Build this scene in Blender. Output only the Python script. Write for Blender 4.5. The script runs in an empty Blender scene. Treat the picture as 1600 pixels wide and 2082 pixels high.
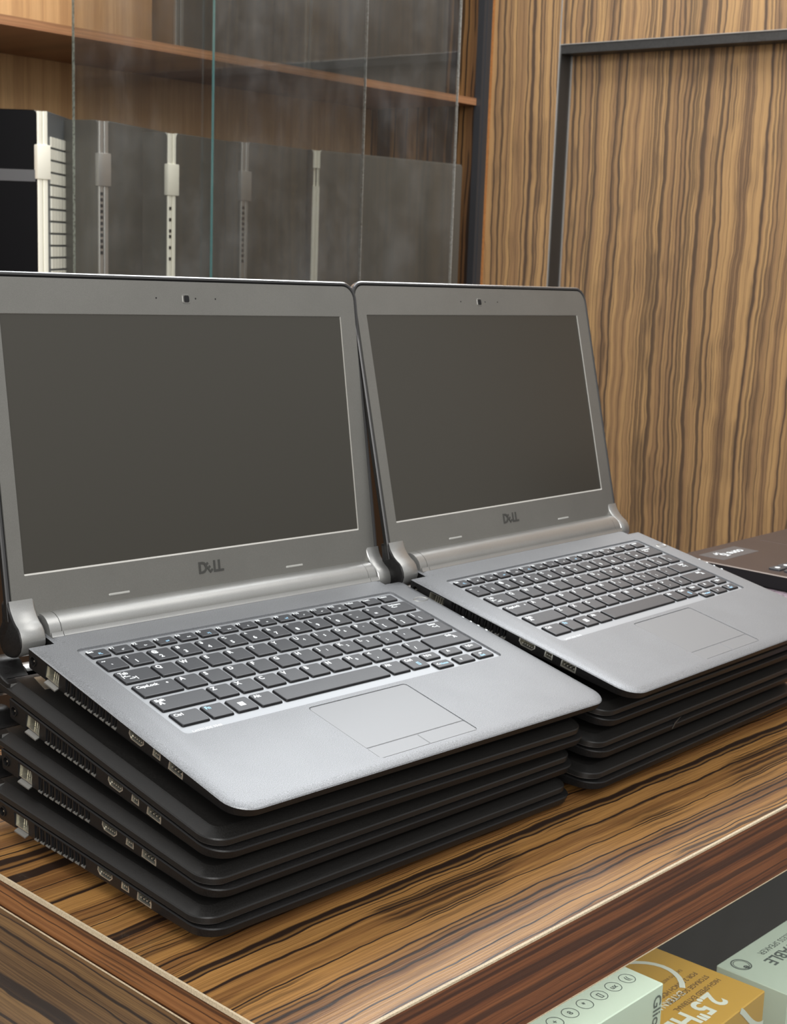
import bpy, bmesh, math, random
from mathutils import Matrix, Vector
random.seed(7)
PI = math.pi
S = bpy.context.scene
col = S.collection

# ------------------------------------------------------------------ camera
Rw = ((0.68551, -0.72721, 0.03522), (-0.10895, -0.15029, -0.98262), (0.71987, 0.66976, -0.18225))
CAM = Vector((-0.4784, -0.5577, 0.3777))
cd = bpy.data.cameras.new('camera')
cam = bpy.data.objects.new('camera', cd)
col.objects.link(cam)
m3 = Matrix((Rw[0], [-a for a in Rw[1]], [-a for a in Rw[2]])).transposed()
cam.matrix_world = Matrix.Translation(CAM) @ m3.to_4x4()
cd.sensor_fit = 'VERTICAL'
cd.sensor_height = 24
cd.lens = 24 * 2902.6 / 2082
cd.clip_start = 0.01
cd.dof.use_dof = True
cd.dof.focus_distance = 0.80
cd.dof.aperture_fstop = 24
S.camera = cam
S.view_settings.view_transform = 'Standard'
S.view_settings.look = 'None'
S.view_settings.gamma = 1
S.view_settings.use_curve_mapping = False
S.view_settings.exposure = 0.1

# ------------------------------------------------------------------ world + lights
W = bpy.data.worlds.new('world')
S.world = W
W.use_nodes = True
bg = W.node_tree.nodes['Background']
# soft room light: pale ceiling half above, duller furniture half below
_t = W.node_tree.nodes.new('ShaderNodeTexCoord'); _s = W.node_tree.nodes.new('ShaderNodeSeparateXYZ')
_r = W.node_tree.nodes.new('ShaderNodeValToRGB'); _m = W.node_tree.nodes.new('ShaderNodeMapRange')
_m.inputs[1].default_value = -1; _m.inputs[2].default_value = 1
W.node_tree.links.new(_t.outputs['Generated'], _s.inputs[0]); W.node_tree.links.new(_s.outputs[2], _m.inputs[0])
W.node_tree.links.new(_m.outputs[0], _r.inputs[0]); W.node_tree.links.new(_r.outputs[0], bg.inputs[0])
_r.color_ramp.elements[0].position = .40; _r.color_ramp.elements[0].color = (.10, .092, .08, 1)
_e = _r.color_ramp.elements.new(.49); _e.color = (.20, .19, .175, 1)
_e = _r.color_ramp.elements.new(.60); _e.color = (.66, .65, .62, 1)
_r.color_ramp.elements[3].position = .76; _r.color_ramp.elements[3].color = (.98, .99, 1.0, 1)
bg.inputs[1].default_value = 0.85

def area(name, loc, target, sx, sy, power, color=(1, 1, 1)):
    l = bpy.data.lights.new(name, 'AREA')
    l.shape = 'RECTANGLE'; l.size = sx; l.size_y = sy; l.energy = power; l.color = color
    o = bpy.data.objects.new(name, l)
    o.location = loc
    d = Vector(target) - Vector(loc)
    o.rotation_euler = d.to_track_quat('-Z', 'Y').to_euler()
    col.objects.link(o)
    return o
area('ceiling_lamp_back', (1.45, 1.05, 1.72), (0.6, 0.3, 0), 1.4, 1.0, 34, (0.97, 0.99, 1.0))
area('ceiling_lamp_front', (-0.9, -1.7, 1.72), (0.6, 0.8, 0.2), 1.4, 0.8, 28, (1.0, 0.99, 0.97))
area('shop_front_daylight', (-1.9, -1.7, 1.0), (0.9, 1.2, 0.45), 1.6, 1.1, 42, (1.0, 0.98, 0.95))
area('ceiling_lamp_side', (-0.6, 0.9, 1.72), (0.9, 1.6, 0.4), 1.0, 0.6, 12, (1.0, 0.98, 0.94))
area('ceiling_lamp_wall', (1.1, -0.3, 1.72), (1.9, 0.4, 0.4), 0.9, 0.9, 9, (1.0, 0.98, 0.95))
area('cabinet_fill', (0.85, 1.50, 1.16), (0.75, 1.8, 0.8), 0.9, 0.04, 2.5, (1.0, 0.96, 0.90))  # unseen fill light, added to brighten the back of the upper shelf
area('case_lamp', (0.50, -0.085, -0.058), (0.50, -0.04, -0.3), 0.7, 0.02, 0.25, (0.97, 1.0, 0.97))

# ------------------------------------------------------------------ material helpers
def mat(name):
    m = bpy.data.materials.new(name); m.use_nodes = True
    return m, m.node_tree, m.node_tree.nodes['Principled BSDF']
def sock(nt, v, inp):
    if isinstance(v, (int, float)): inp.default_value = v
    else: nt.links.new(v, inp)
def mth(nt, op, a, b=0.0, c=None):
    n = nt.nodes.new('ShaderNodeMath'); n.operation = op
    sock(nt, a, n.inputs[0]); sock(nt, b, n.inputs[1])
    if c is not None: sock(nt, c, n.inputs[2])
    return n.outputs[0]
def mapr(nt, v, a, b, c=0.0, d=1.0):
    n = nt.nodes.new('ShaderNodeMapRange'); n.interpolation_type = 'SMOOTHSTEP'
    sock(nt, v, n.inputs[0])
    for i, x in enumerate((a, b, c, d)): n.inputs[1 + i].default_value = x
    return n.outputs[0]
def mixc(nt, f, a, b):
    n = nt.nodes.new('ShaderNodeMix'); n.data_type = 'RGBA'
    sock(nt, f, n.inputs[0])
    for v, i in ((a, 6), (b, 7)):
        if isinstance(v, tuple): n.inputs[i].default_value = (*v, 1)
        else: nt.links.new(v, n.inputs[i])
    return n.outputs[2]
def noise3(nt, vec, scale, detail=3, rough=.5):
    n = nt.nodes.new('ShaderNodeTexNoise'); nt.links.new(vec, n.inputs['Vector'])
    n.inputs['Scale'].default_value = scale; n.inputs['Detail'].default_value = detail
    n.inputs['Roughness'].default_value = rough
    return n.outputs[0]
def noise1(nt, w, scale, detail=2, rough=.5):
    n = nt.nodes.new('ShaderNodeTexNoise'); n.noise_dimensions = '1D'
    sock(nt, w, n.inputs['W']); n.inputs['Scale'].default_value = scale
    n.inputs['Detail'].default_value = detail; n.inputs['Roughness'].default_value = rough
    return n.outputs[0]
def comb(nt, x, y, z):
    n = nt.nodes.new('ShaderNodeCombineXYZ')
    for i, v in enumerate((x, y, z)): sock(nt, v, n.inputs[i])
    return n.outputs[0]
def objsep(nt):
    t = nt.nodes.new('ShaderNodeTexCoord'); s = nt.nodes.new('ShaderNodeSeparateXYZ')
    nt.links.new(t.outputs['Object'], s.inputs[0])
    return t.outputs['Object'], s.outputs

def zebra(name, along, across, light, mid, dark, warp=.02, wscale=3.0, dens=1.0, lines=1.0, rough=.35, fiber=.5, seed=0.0, third=None, stretch=.25, linew=.03, coat=0.0, patch=0.5, wig=.32, wigs=4.0):
    """striped veneer: wavy dark growth lines over light and mid brown bands, running along one axis"""
    m, nt, p = mat(name)
    vec, s = objsep(nt)
    ax = 'XYZ'
    L = s[ax.index(along)]; A = s[ax.index(across)]
    if third: A = mth(nt, 'ADD', A, s[ax.index(third)])
    Ls = mth(nt, 'MULTIPLY', L, stretch)
    v = comb(nt, mth(nt, 'ADD', Ls, seed), A, seed)
    w1 = mth(nt, 'SUBTRACT', noise3(nt, v, wscale, 2, .45), .5)
    w2 = mth(nt, 'SUBTRACT', noise3(nt, comb(nt, mth(nt, 'MULTIPLY', L, 1.0), mth(nt, 'MULTIPLY', A, 1.6), seed), wscale * wigs, 2.5, .55), .5)
    A2 = mth(nt, 'ADD', A, mth(nt, 'ADD', mth(nt, 'MULTIPLY', w1, warp * 2), mth(nt, 'MULTIPLY', w2, warp * wig)))
    A2 = mth(nt, 'ADD', A2, seed)
    b1 = noise1(nt, A2, 38 * dens, 3, .6)          # broad bands
    c = mixc(nt, mapr(nt, b1, .36, .62), mid, light)
    b2 = noise1(nt, mth(nt, 'ADD', A2, 3.3), 150 * dens, 2, .6)
    c = mixc(nt, mth(nt, 'MULTIPLY', mapr(nt, b2, .5, .72), .55), c, mid)
    # thin dark lines on iso-levels of two 1D noises, broken up along the grain
    brk = noise3(nt, comb(nt, mth(nt, 'MULTIPLY', L, .5), A, seed + 4), 14, 2, .5)
    r1 = mth(nt, 'ABSOLUTE', mth(nt, 'SUBTRACT', noise1(nt, mth(nt, 'ADD', A2, 9.1), 60 * dens, 1.0, .5), .5))
    l1 = mth(nt, 'SUBTRACT', 1.0, mapr(nt, r1, linew * .35, linew * 1.3))
    r2 = mth(nt, 'ABSOLUTE', mth(nt, 'SUBTRACT', noise1(nt, mth(nt, 'ADD', A2, 17.7), 120 * dens, 1.0, .5), .47))
    l2 = mth(nt, 'MULTIPLY', mth(nt, 'SUBTRACT', 1.0, mapr(nt, r2, linew * .4, linew * 1.6)), mapr(nt, brk, .46, .60))
    ln = mth(nt, 'MULTIPLY', mth(nt, 'MAXIMUM', l1, mth(nt, 'MULTIPLY', l2, .85)), lines)
    # dark smudgy bands
    sm = mth(nt, 'MULTIPLY', mapr(nt, noise1(nt, mth(nt, 'ADD', A2, 30.0), 24 * dens, 2, .6), .55, .70), mapr(nt, brk, .40, .62))
    ln = mth(nt, 'MAXIMUM', ln, mth(nt, 'MULTIPLY', sm, patch))
    fib = noise3(nt, comb(nt, mth(nt, 'MULTIPLY', L, 12), mth(nt, 'MULTIPLY', A, 900), seed), 1.0, 3, .6)
    c = mixc(nt, mth(nt, 'MULTIPLY', mapr(nt, fib, .35, .7), fiber * .6), c, tuple(x * .55 for x in mid))
    c = mixc(nt, mth(nt, 'MULTIPLY', mapr(nt, fib, .62, .35), fiber * .35), c, tuple(min(1, x * 1.25) for x in light))
    c = mixc(nt, ln, c, dark)
    nt.links.new(c, p.inputs['Base Color'])
    p.inputs['Roughness'].default_value = rough
    p.inputs['Coat Weight'].default_value = coat
    bp = nt.nodes.new('ShaderNodeBump'); bp.inputs['Strength'].default_value = .25; bp.inputs['Distance'].default_value = .0004
    nt.links.new(fib, bp.inputs['Height']); nt.links.new(bp.outputs[0], p.inputs['Normal'])
    return m

def plain(name, c, rough=.5, metal=0.0, spec=.5, speck=0.0, speck_scale=2500, bump=0.0):
    m, nt, p = mat(name)
    p.inputs['Base Color'].default_value = (*c, 1)
    p.inputs['Roughness'].default_value = rough; p.inputs['Metallic'].default_value = metal
    p.inputs['Specular IOR Level'].default_value = spec
    if speck or bump:
        vec, s = objsep(nt)
        n = noise3(nt, vec, speck_scale, 2, .7)
        if speck:
            cc = mixc(nt, mapr(nt, n, .35, .65), tuple(x * (1 - speck) for x in c), tuple(min(1, x * (1 + speck)) for x in c))
            big = noise3(nt, vec, 22, 3, .6)
            cc = mixc(nt, mapr(nt, big, .3, .75, 0, .22), cc, tuple(x * .7 for x in c))
            nt.links.new(cc, p.inputs['Base Color'])
            nt.links.new(mapr(nt, n, .2, .8, rough - .06, rough + .08), p.inputs['Roughness'])
        if bump:
            bp = nt.nodes.new('ShaderNodeBump'); bp.inputs['Strength'].default_value = bump; bp.inputs['Distance'].default_value = .0001
            nt.links.new(n, bp.inputs['Height']); nt.links.new(bp.outputs[0], p.inputs['Normal'])
    return m

M = {}
M['deck'] = plain('grey_speckled_paint', (.225, .233, .245), .46, .40, .5, .45, 2600, .10)
M['pad'] = plain('touchpad_grey', (.220, .226, .235), .46, .38)
M['plate'] = plain('keyboard_plate_silver', (.35, .365, .385), .44, .42)
M['bezel'] = plain('bezel_grey', (.215, .212, .197), .34, .60, .5, .08, 3000, .1)
M['hinge'] = plain('hinge_grey', (.37, .37, .36), .33, .75, .5, .08, 3000, .15)
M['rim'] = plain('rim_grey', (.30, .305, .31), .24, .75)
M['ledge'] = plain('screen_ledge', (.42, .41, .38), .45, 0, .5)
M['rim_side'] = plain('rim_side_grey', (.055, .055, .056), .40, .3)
M['shell'] = plain('charcoal_lid', (.010, .0095, .009), .34, 0, .28, .18, 1500, .1)
M['side'] = plain('black_side_plastic', (.0075, .0072, .0072), .40, 0, .24, .25, 1200, .15)
M['black'] = plain('matte_black', (.008, .008, .009), .6, 0, .3)
M['key'] = plain('key_top', (.040, .043, .050), .42, .1, .8, .05, 3000, .1)
M['keyside'] = plain('key_side', (.006, .006, .007), .5, 0, .3)
M['legend'] = plain('legend_white', (.78, .82, .84), .5)
M['legend_blue'] = plain('legend_blue', (.35, .62, .85), .5)
M['screen'] = plain('matte_screen', (.062, .058, .049), .30, .5, .8)
M['port'] = plain('port_metal', (.62, .60, .52), .32, .9)
M['logo'] = plain('logo_dark', (.09, .09, .085), .3, .6)
M['rubber'] = plain('bumper_grey', (.34, .34, .32), .45)
M['spine_cream'] = plain('cream_metal', (.92, .90, .78), .35, .1)
M['spine_silver'] = plain('silver_metal', (.50, .49, .47), .30, .6)
M['cream'] = plain('cream_edge', (.50, .41, .28), .55, 0, .4, .15, 900)
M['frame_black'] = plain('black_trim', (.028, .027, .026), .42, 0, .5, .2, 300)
M['post'] = plain('dark_post', (.055, .058, .065), .35, .4)
M['orange_edge'] = plain('orange_edge', (.36, .15, .045), .5, 0, .5, .15, 200)
M['brown_deck'] = plain('brown_metal', (.075, .055, .050), .38, .55, .5, .1, 2000)
M['mauve'] = plain('mauve_mottled', (.24, .19, .22), .6, 0, .4, .45, 260)
M['floor'] = plain('floor_grey', (.30, .29, .27), .5)
M['white_box'] = plain('pale_green_card', (.62, .68, .58), .45)
M['box_ink'] = plain('dark_ink', (.10, .12, .11), .5)
M['box_white'] = plain('white_ink', (.80, .78, .70), .5)
M['orange_card'] = plain('orange_card', (.62, .33, .045), .42)
M['brown_ink'] = plain('brown_ink', (.20, .10, .02), .5)
M['case_dark'] = plain('case_dark', (.030, .025, .022), .5)
M['cupboard'] = plain('dark_cupboard', (.035, .018, .009), .5, 0, .3)
M['sticker'] = plain('sticker_grey', (.10, .10, .105), .35, .2)
M['table'] = zebra('table_veneer', 'X', 'Y', (.32, .162, .048), (.145, .063, .022), (.022, .012, .008), .022, 5.0, .80, 1.0, .33, .75, 1.3, None, .28, .030, .15, .06)
M['counter'] = zebra('counter_veneer', 'Y', 'X', (.15, .085, .033), (.075, .040, .017), (.016, .010, .007), .018, 5.0, .8, 1.0, .5, .9, 5.1, None, .3, .035, 0, .3)
M['wall'] = zebra('wall_veneer', 'Z', 'Y', (.43, .26, .115), (.25, .145, .074), (.065, .042, .030), .036, 2.6, 1.05, .9, .40, .45, 3.9, None, .34, .032, .05, .22, .5, 3.5)
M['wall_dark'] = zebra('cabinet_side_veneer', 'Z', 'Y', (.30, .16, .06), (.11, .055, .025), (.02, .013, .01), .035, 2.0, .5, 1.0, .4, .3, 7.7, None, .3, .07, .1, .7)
M['band'] = zebra('edge_band', 'X', 'Z', (.20, .070, .024), (.105, .033, .012), (.020, .008, .006), .005, 7.0, 1.5, .7, .50, .8, 3.0, None, .12, .05, 0, .4)
M['band_side'] = zebra('edge_band_side', 'Y', 'Z', (.27, .115, .040), (.16, .062, .023), (.03, .012, .008), .006, 7.0, 1.2, .8, .4, .4, 6.4, None, .15, .04, .1, .3)
M['maple'] = zebra('cabinet_wood', 'Z', 'X', (.66, .42, .21), (.54, .32, .155), (.34, .19, .09), .010, 4.0, .35, .3, .4, .5, 8.0, None, .15, .05, .1, .15)
M['shelf'] = zebra('shelf_edge', 'X', 'Z', (.46, .235, .11), (.33, .15, .07), (.16, .07, .035), .003, 6.0, 2.5, .4, .4, .6, 4.0, None, .1, .05, .1, .2)

def glass_mat(name, tint, haze):
    m = bpy.data.materials.new(name); m.use_nodes = True
    nt = m.node_tree; nt.nodes.clear()
    out = nt.nodes.new('ShaderNodeOutputMaterial')
    tr = nt.nodes.new('ShaderNodeBsdfTransparent'); tr.inputs[0].default_value = (*tint, 1)
    gl = nt.nodes.new('ShaderNodeBsdfGlossy'); gl.inputs['Roughness'].default_value = .03
    df = nt.nodes.new('ShaderNodeBsdfDiffuse'); df.inputs[0].default_value = (.62, .64, .66, 1)
    fr = nt.nodes.new('ShaderNodeFresnel'); fr.inputs[0].default_value = 1.5
    mx = nt.nodes.new('ShaderNodeMixShader'); my = nt.nodes.new('ShaderNodeMixShader')
    ge = nt.nodes.new('ShaderNodeNewGeometry')
    nt.links.new(mth(nt, 'MULTIPLY', fr.outputs[0], mth(nt, 'SUBTRACT', 1.0, ge.outputs['Backfacing'])), mx.inputs[0]); nt.links.new(tr.outputs[0], mx.inputs[1]); nt.links.new(gl.outputs[0], mx.inputs[2])
    vec, s = objsep(nt)
    n = noise3(nt, comb(nt, mth(nt, 'MULTIPLY', s[0], 2.4), s[1], mth(nt, 'MULTIPLY', s[2], 1.6)), 2.6, 6, .65)  # pale blotchy haze painted into the glass, standing in for room reflections
    nt.links.new(mapr(nt, n, .42, .78, haze * .15, haze * 1.2), my.inputs[0])
    nt.links.new(mx.outputs[0], my.inputs[1]); nt.links.new(df.outputs[0], my.inputs[2])
    nt.links.new(my.outputs[0], out.inputs[0])
    return m
M['glass'] = glass_mat('hazy_glass', (.88, .885, .88), .05)
M['case_glass'] = glass_mat('case_glass', (.93, .96, .94), .012)
M['glass_teal'] = plain('glass_edge_teal', (.06, .15, .15), .25, 0, .7)
M['glass_faint'] = plain('glass_edge_faint', (.13, .15, .13), .3, 0, .6, .4, 200)
M['glass_pale'] = plain('glass_edge_pale', (.80, .78, .70), .3, 0, .9, .4, 300)

# ------------------------------------------------------------------ mesh helpers
def tag(o, label=None, cat=None, group=None, kind=None):
    if label: o['label'] = label
    if cat: o['category'] = cat
    if group: o['group'] = group
    if kind: o['kind'] = kind
    return o
def link(name, me, parent=None, loc=(0, 0, 0), rot=(0, 0, 0)):
    o = bpy.data.objects.new(name, me); col.objects.link(o)
    o.location = loc; o.rotation_euler = rot
    if parent: o.parent = parent
    return o
def empty(name, loc=(0, 0, 0), mat3=None):
    o = bpy.data.objects.new(name, None); o.empty_display_size = .02; col.objects.link(o)
    if mat3 is not None: o.matrix_world = Matrix.Translation(loc) @ Matrix(mat3).to_4x4()
    else: o.location = loc
    return o
def mesh(name, bm, *mats, smooth=None):
    bmesh.ops.recalc_face_normals(bm, faces=bm.faces)
    me = bpy.data.meshes.new(name); bm.to_mesh(me); bm.free()
    for m in mats: me.materials.append(m)
    if smooth is not None:
        for p in me.polygons: p.use_smooth = True
        me.set_sharp_from_angle(angle=math.radians(smooth))
    return me
def box(bm, x0, x1, y0, y1, z0, z1, mi=0):
    v = [bm.verts.new((x, y, z)) for z in (z0, z1) for y in (y0, y1) for x in (x0, x1)]
    for f in ((0, 2, 3, 1), (4, 5, 7, 6), (0, 1, 5, 4), (2, 6, 7, 3), (0, 4, 6, 2), (1, 3, 7, 5)):
        bm.faces.new([v[i] for i in f]).material_index = mi
def bevel_box(x0, x1, y0, y1, z0, z1, r, seg=2):
    bm = bmesh.new(); box(bm, x0, x1, y0, y1, z0, z1)
    bmesh.ops.bevel(bm, geom=bm.edges[:], offset=r, segments=seg, affect='EDGES', profile=.5)
    return bm
def rr(x0, y0, x1, y1, r, seg=6):
    """rounded rectangle outline, counter-clockwise from front-left; r = radius or (fl, fr, br, bl)"""
    if not isinstance(r, tuple): r = (r,) * 4
    pts = []
    for (cx, cy, a0), q in zip(((x0, y0, PI), (x1, y0, PI * 1.5), (x1, y1, 0), (x0, y1, PI * .5)), r):
        sx = 1 if cx == x0 else -1; sy = 1 if cy == y0 else -1
        if q < 1e-5: pts.append((cx, cy)); continue
        for i in range(seg + 1):
            a = a0 + PI * .5 * i / seg
            pts.append((cx + sx * q + q * math.cos(a), cy + sy * q + q * math.sin(a)))
    return pts
def inset(pts, d):
    n = len(pts); out = []
    for i in range(n):
        p0, p1, p2 = Vector(pts[i - 1]), Vector(pts[i]), Vector(pts[(i + 1) % n])
        a = (p1 - p0).normalized(); b = (p2 - p1).normalized()
        na = Vector((-a.y, a.x)); nb = Vector((-b.y, b.x)); t = (na + nb)
        t = t.normalized() / max(.5, t.normalized().dot(na)) if t.length > 1e-6 else na
        out.append((p1.x + t.x * d, p1.y + t.y * d))
    return out
def loft(bm, rings, cap0=True, cap1=True, mi=0):
    """rings: lists of 3D points with equal counts"""
    vs = [[bm.verts.new(p) for p in r] for r in rings]
    n = len(vs[0])
    for a, b in zip(vs, vs[1:]):
        for i in range(n):
            bm.faces.new((a[i], a[(i + 1) % n], b[(i + 1) % n], b[i])).material_index = mi
    if cap0: bm.faces.new(list(reversed(vs[0]))).material_index = mi
    if cap1: bm.faces.new(vs[-1]).material_index = mi
    return vs
def prism(bm, pts, z0, z1, mi=0):
    loft(bm, [[(x, y, z0) for x, y in pts], [(x, y, z1) for x, y in pts]], mi=mi)
def extrude_x(bm, prof, x0, x1, mi=0):
    """closed profile of (y, z) swept from x0 to x1"""
    loft(bm, [[(x0, y, z) for y, z in prof], [(x1, y, z) for y, z in prof]], mi=mi)
def ring_plate(bm, outer, inner, z0, z1, mi=0):
    """flat plate with a hole; outer and inner have the same count"""
    n = len(outer)
    q = [[bm.verts.new((x, y, z)) for x, y in ps] for ps, z in ((outer, z1), (inner, z1), (inner, z0), (outer, z0))]
    for a, b in ((0, 1), (1, 2), (2, 3), (3, 0)):
        for i in range(n):
            bm.faces.new((q[a][i], q[a][(i + 1) % n], q[b][(i + 1) % n], q[b][i])).material_index = mi
def cut(me, cutter_bm):
    """boolean difference, returned as a new mesh"""
    a = bpy.data.objects.new('a', me); cm = mesh('c', cutter_bm); b = bpy.data.objects.new('b', cm)
    col.objects.link(a); col.objects.link(b)
    md = a.modifiers.new('d', 'BOOLEAN'); md.operation = 'DIFFERENCE'; md.object = b; md.solver = 'EXACT'
    dg = bpy.context.evaluated_depsgraph_get()
    r = bpy.data.meshes.new_from_object(a.evaluated_get(dg))
    bpy.data.objects.remove(a); bpy.data.objects.remove(b)
    return r
_tc = {}
def text_bm(bm, s, size, x=0, y=0, z=0, rot=0, bold=0.0, sx=1.0, shear=0.0, align='LEFT', mi=0, depth=0.0):
    """lettering as geometry, laid flat in xy"""
    k = (s, bold, shear, depth > 0)
    if k not in _tc:
        cu = bpy.data.curves.new('t', 'FONT'); cu.body = s; cu.size = 1; cu.offset = bold; cu.shear = shear
        cu.resolution_u = 3
        if depth: cu.extrude = .03
        o = bpy.data.objects.new('t', cu); col.objects.link(o)
        dg = bpy.context.evaluated_depsgraph_get()
        _tc[k] = bpy.data.meshes.new_from_object(o.evaluated_get(dg))
        bpy.data.objects.remove(o)
    me = _tc[k]
    if not me.vertices: return
    xs = [v.co.x for v in me.vertices]; w = max(xs)
    off = 0 if align == 'LEFT' else -(w) * .5
    c, sn = math.cos(rot), math.sin(rot)
    vv = []
    for v in me.vertices:
        px, py = (v.co.x + off) * size * sx, v.co.y * size
        vv.append(bm.verts.new((x + px * c - py * sn, y + px * sn + py * c, z + v.co.z * size)))
    for p in me.polygons:
        try: bm.faces.new([vv[i] for i in p.vertices]).material_index = mi
        except ValueError: pass

# ================================================================== LAPTOP MODEL
BX0, BX1, BY0, BY1 = -.0240, .3052, -.0795, .1300
AX, AZ = .152, -.004                      # hinge axis (y, z)
def base_outline():
    p = rr(BX0, BY0, BX1, BY1, (.016, .016, .002, .002), 8)
    k = 18 + 3                             # after the back-right corner: cut the notches round the hinge arms
    br = p[18:21]; bl = p[21:24] if len(p) >= 24 else []
    front = p[:18]
    corner_r = [(BX1, BY1)]
    corner_l = [(BX0, BY1)]
    return front + corner_r + [(.2878, BY1), (.2878, .1480), (-.0055, .1480), (-.0055, BY1)] + corner_l
def make_base_mesh():
    o = base_outline()
    t = lambda y: max(0, min(1, (y - BY0) / (.13 - BY0)))
    KN = ((-.0800, -.0065), (-.030, -.0088), (.036, -.0114), (.090, -.0143), (.20, -.0150))
    def zw(y):
        for (a, b), (c, d) in zip(KN, KN[1:]):
            if y <= c: return b + (d - b) * (y - a) / (c - a)
        return KN[-1][1]
    zb = lambda y: min(zw(y) - .0008, -.0098 - .0065 * t(y))
    i0, i1, i2, i3 = inset(o, .0010), inset(o, .0), inset(o, .0016), inset(o, .0100)
    bm = bmesh.new()
    loft(bm, [[(x, y, 0) for x, y in inset(o, .0062)], [(x, y, -.0006) for x, y in inset(o, .0020)], [(x, y, -.0011) for x, y in inset(o, .0006)], [(x, y, -.0018) for x, y in i1],
              [(x, y, zw(y) + .0010) for x, y in inset(o, .0012)], [(x, y, zw(y)) for x, y in i2], [(x, y, zb(y)) for x, y in i3]])
    me = mesh('base_shell', bm, M['deck'], M['side'], M['black'])
    cb = bmesh.new()
    prism(cb, rr(.0000, .0000, .2803, .1158, .0035, 4), -.0013, .01)            # keyboard well
    prism(cb, rr(.0897, -.0706, .1763, -.0038, .003, 4), -.0006, .01)            # touchpad recess
    me = cut(me, cb)
    cb = bmesh.new()
    X0, X1 = BX0 - .004, BX0 + .009
    extrude_x(cb, [(.1240 + .0030 * math.cos(a), -.0076 + .0030 * math.sin(a)) for a in [i * PI / 8 for i in range(16)]], X0, X1)
    box(cb, X0, X1 + .004, .0953, .1108, -.0160, -.0030)                         # ethernet
    for i in range(9):
        y = .0880 - i * .0062
        zt = -.0127 + .00036 * i
        box(cb, X0, X1, y - .0045, y, zt, -.0026)
    hd = [(.0070, -.0024), (.0222, -.0024), (.0222, -.0052), (.0196, -.0076), (.0096, -.0076), (.0070, -.0052)]
    extrude_x(cb, hd, X0, X1)
    box(cb, X0, X1, -.0090, -.0015, -.0070, -.0022)
    box(cb, X0, X1, -.0300, -.0165, -.0076, -.0022)
    me = cut(me, cb)
    me.materials.clear()
    for m in (M['deck'], M['side'], M['black']): me.materials.append(m)
    for p in me.polygons:
        c = p.center
        p.material_index = 0 if c.z > -.0016 else (1 if c.z > -.05 else 1)
        if c.x > BX0 + .003 and c.x < BX0 + .012 and -.031 < c.y < .128 and -.0125 < c.z < -.0015 and abs(p.normal.z) < 2 and c.y < .13: p.material_index = 2
        p.use_smooth = abs(p.normal.z) < .97
    me.set_sharp_from_angle(angle=math.radians(28))
    return me
BASE = make_base_mesh()
BASE_SHUT = BASE.copy(); BASE_SHUT.name = 'base_shut'; BASE_SHUT.materials[0] = M['side']
# feet and the thick rear bottom bump
FEET = []
for x in (.035, .245):
    bm = bmesh.new(); prism(bm, rr(x - .012, -.058, x + .012, -.052, .003, 3), -.0110, -.0090)
    FEET.append(mesh('rubber_foot', bm, M['rubber']))
bm = bmesh.new()
o = rr(.012, .092, .270, .128, .004, 4)
loft(bm, [[(x, y, -.0145) for x, y in o], [(x, y, -.0212) for x, y in inset(o, .001)], [(x, y, -.0226) for x, y in inset(o, .004)]])
BUMP = mesh('battery', bm, M['side'], smooth=30)
# hinge barrel with its flared front
def barrel_prof(r=.0125, yc=.150, zc=-.003, g=0.0):
    r += g
    pr = [(.1352, -.0040), (.1352, .0002 + g), (.1362, .0010 + g), (.1372, .0026 + g)]
    for i in range(13):
        a = PI * .93 - PI * 1.13 * i / 12
        pr.append((yc + r * math.cos(a), zc + r * math.sin(a)))
    pr += [(yc + r * .8, zc - r * .75), (.150, zc - r * .98), (.1400, -.0105)]
    return pr
bm = bmesh.new(); extrude_x(bm, barrel_prof(), .0048, .2775)
BARREL = mesh('hinge_barrel', bm, M['hinge'], smooth=40)
bm = bmesh.new(); extrude_x(bm, barrel_prof(g=-.0001), -.0040, .0044); 
BCAPL = mesh('barrel_cap', bm, M['hinge'], smooth=40)
bm = bmesh.new(); extrude_x(bm, barrel_prof(g=-.0001), .2779, .2863)
BCAPR = mesh('barrel_cap', bm, M['hinge'], smooth=40)
bm = bmesh.new(); extrude_x(bm, barrel_prof(g=.0)[:], -.003, .003)
bm.free()
# ports
bm = bmesh.new()
n = 20
for (r0, r1, xa, xb) in ((.0034, .0027, BX0 - .0001, BX0 + .008),):
    def cir(r, x): return [(x, .1240 + r * math.cos(2 * PI * i / n), -.0076 + r * math.sin(2 * PI * i / n)) for i in range(n)]
    loft(bm, [cir(r1, xb), cir(r1, xa), cir(r0, xa), cir(r0, xa + .0008)], False, False)
loft(bm, [[(BX0 + .007, .1240 + .0006 * math.cos(2 * PI * i / 8), -.0076 + .0006 * math.sin(2 * PI * i / 8)) for i in range(8)],
          [(BX0 + .001, .1240 + .0006 * math.cos(2 * PI * i / 8), -.0076 + .0006 * math.sin(2 * PI * i / 8)) for i in range(8)]], mi=1)
JACK = mesh('power_jack', bm, M['side'], M['port'], smooth=30)
bm = bmesh.new()
def tube_yz(bm, y0, y1, z0, z1, xa, xb, t, mi=0):
    box(bm, xa, xb, y0, y1, z0, z0 + t, mi); box(bm, xa, xb, y0, y1, z1 - t, z1, mi)
    box(bm, xa, xb, y0, y0 + t, z0 + t, z1 - t, mi); box(bm, xa, xb, y1 - t, y1, z0 + t, z1 - t, mi)
xi = BX0 + .0012
tube_yz(bm, .0955, .1106, -.0120, -.0032, xi + .0004, xi + .010, .0006)
for k in range(5): box(bm, xi + .004, xi + .009, .0975 + k * .0022, .0982 + k * .0022, -.0112, -.0060)
RJ = mesh('ethernet_port', bm, M['port'])
bm = bmesh.new()
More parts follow.
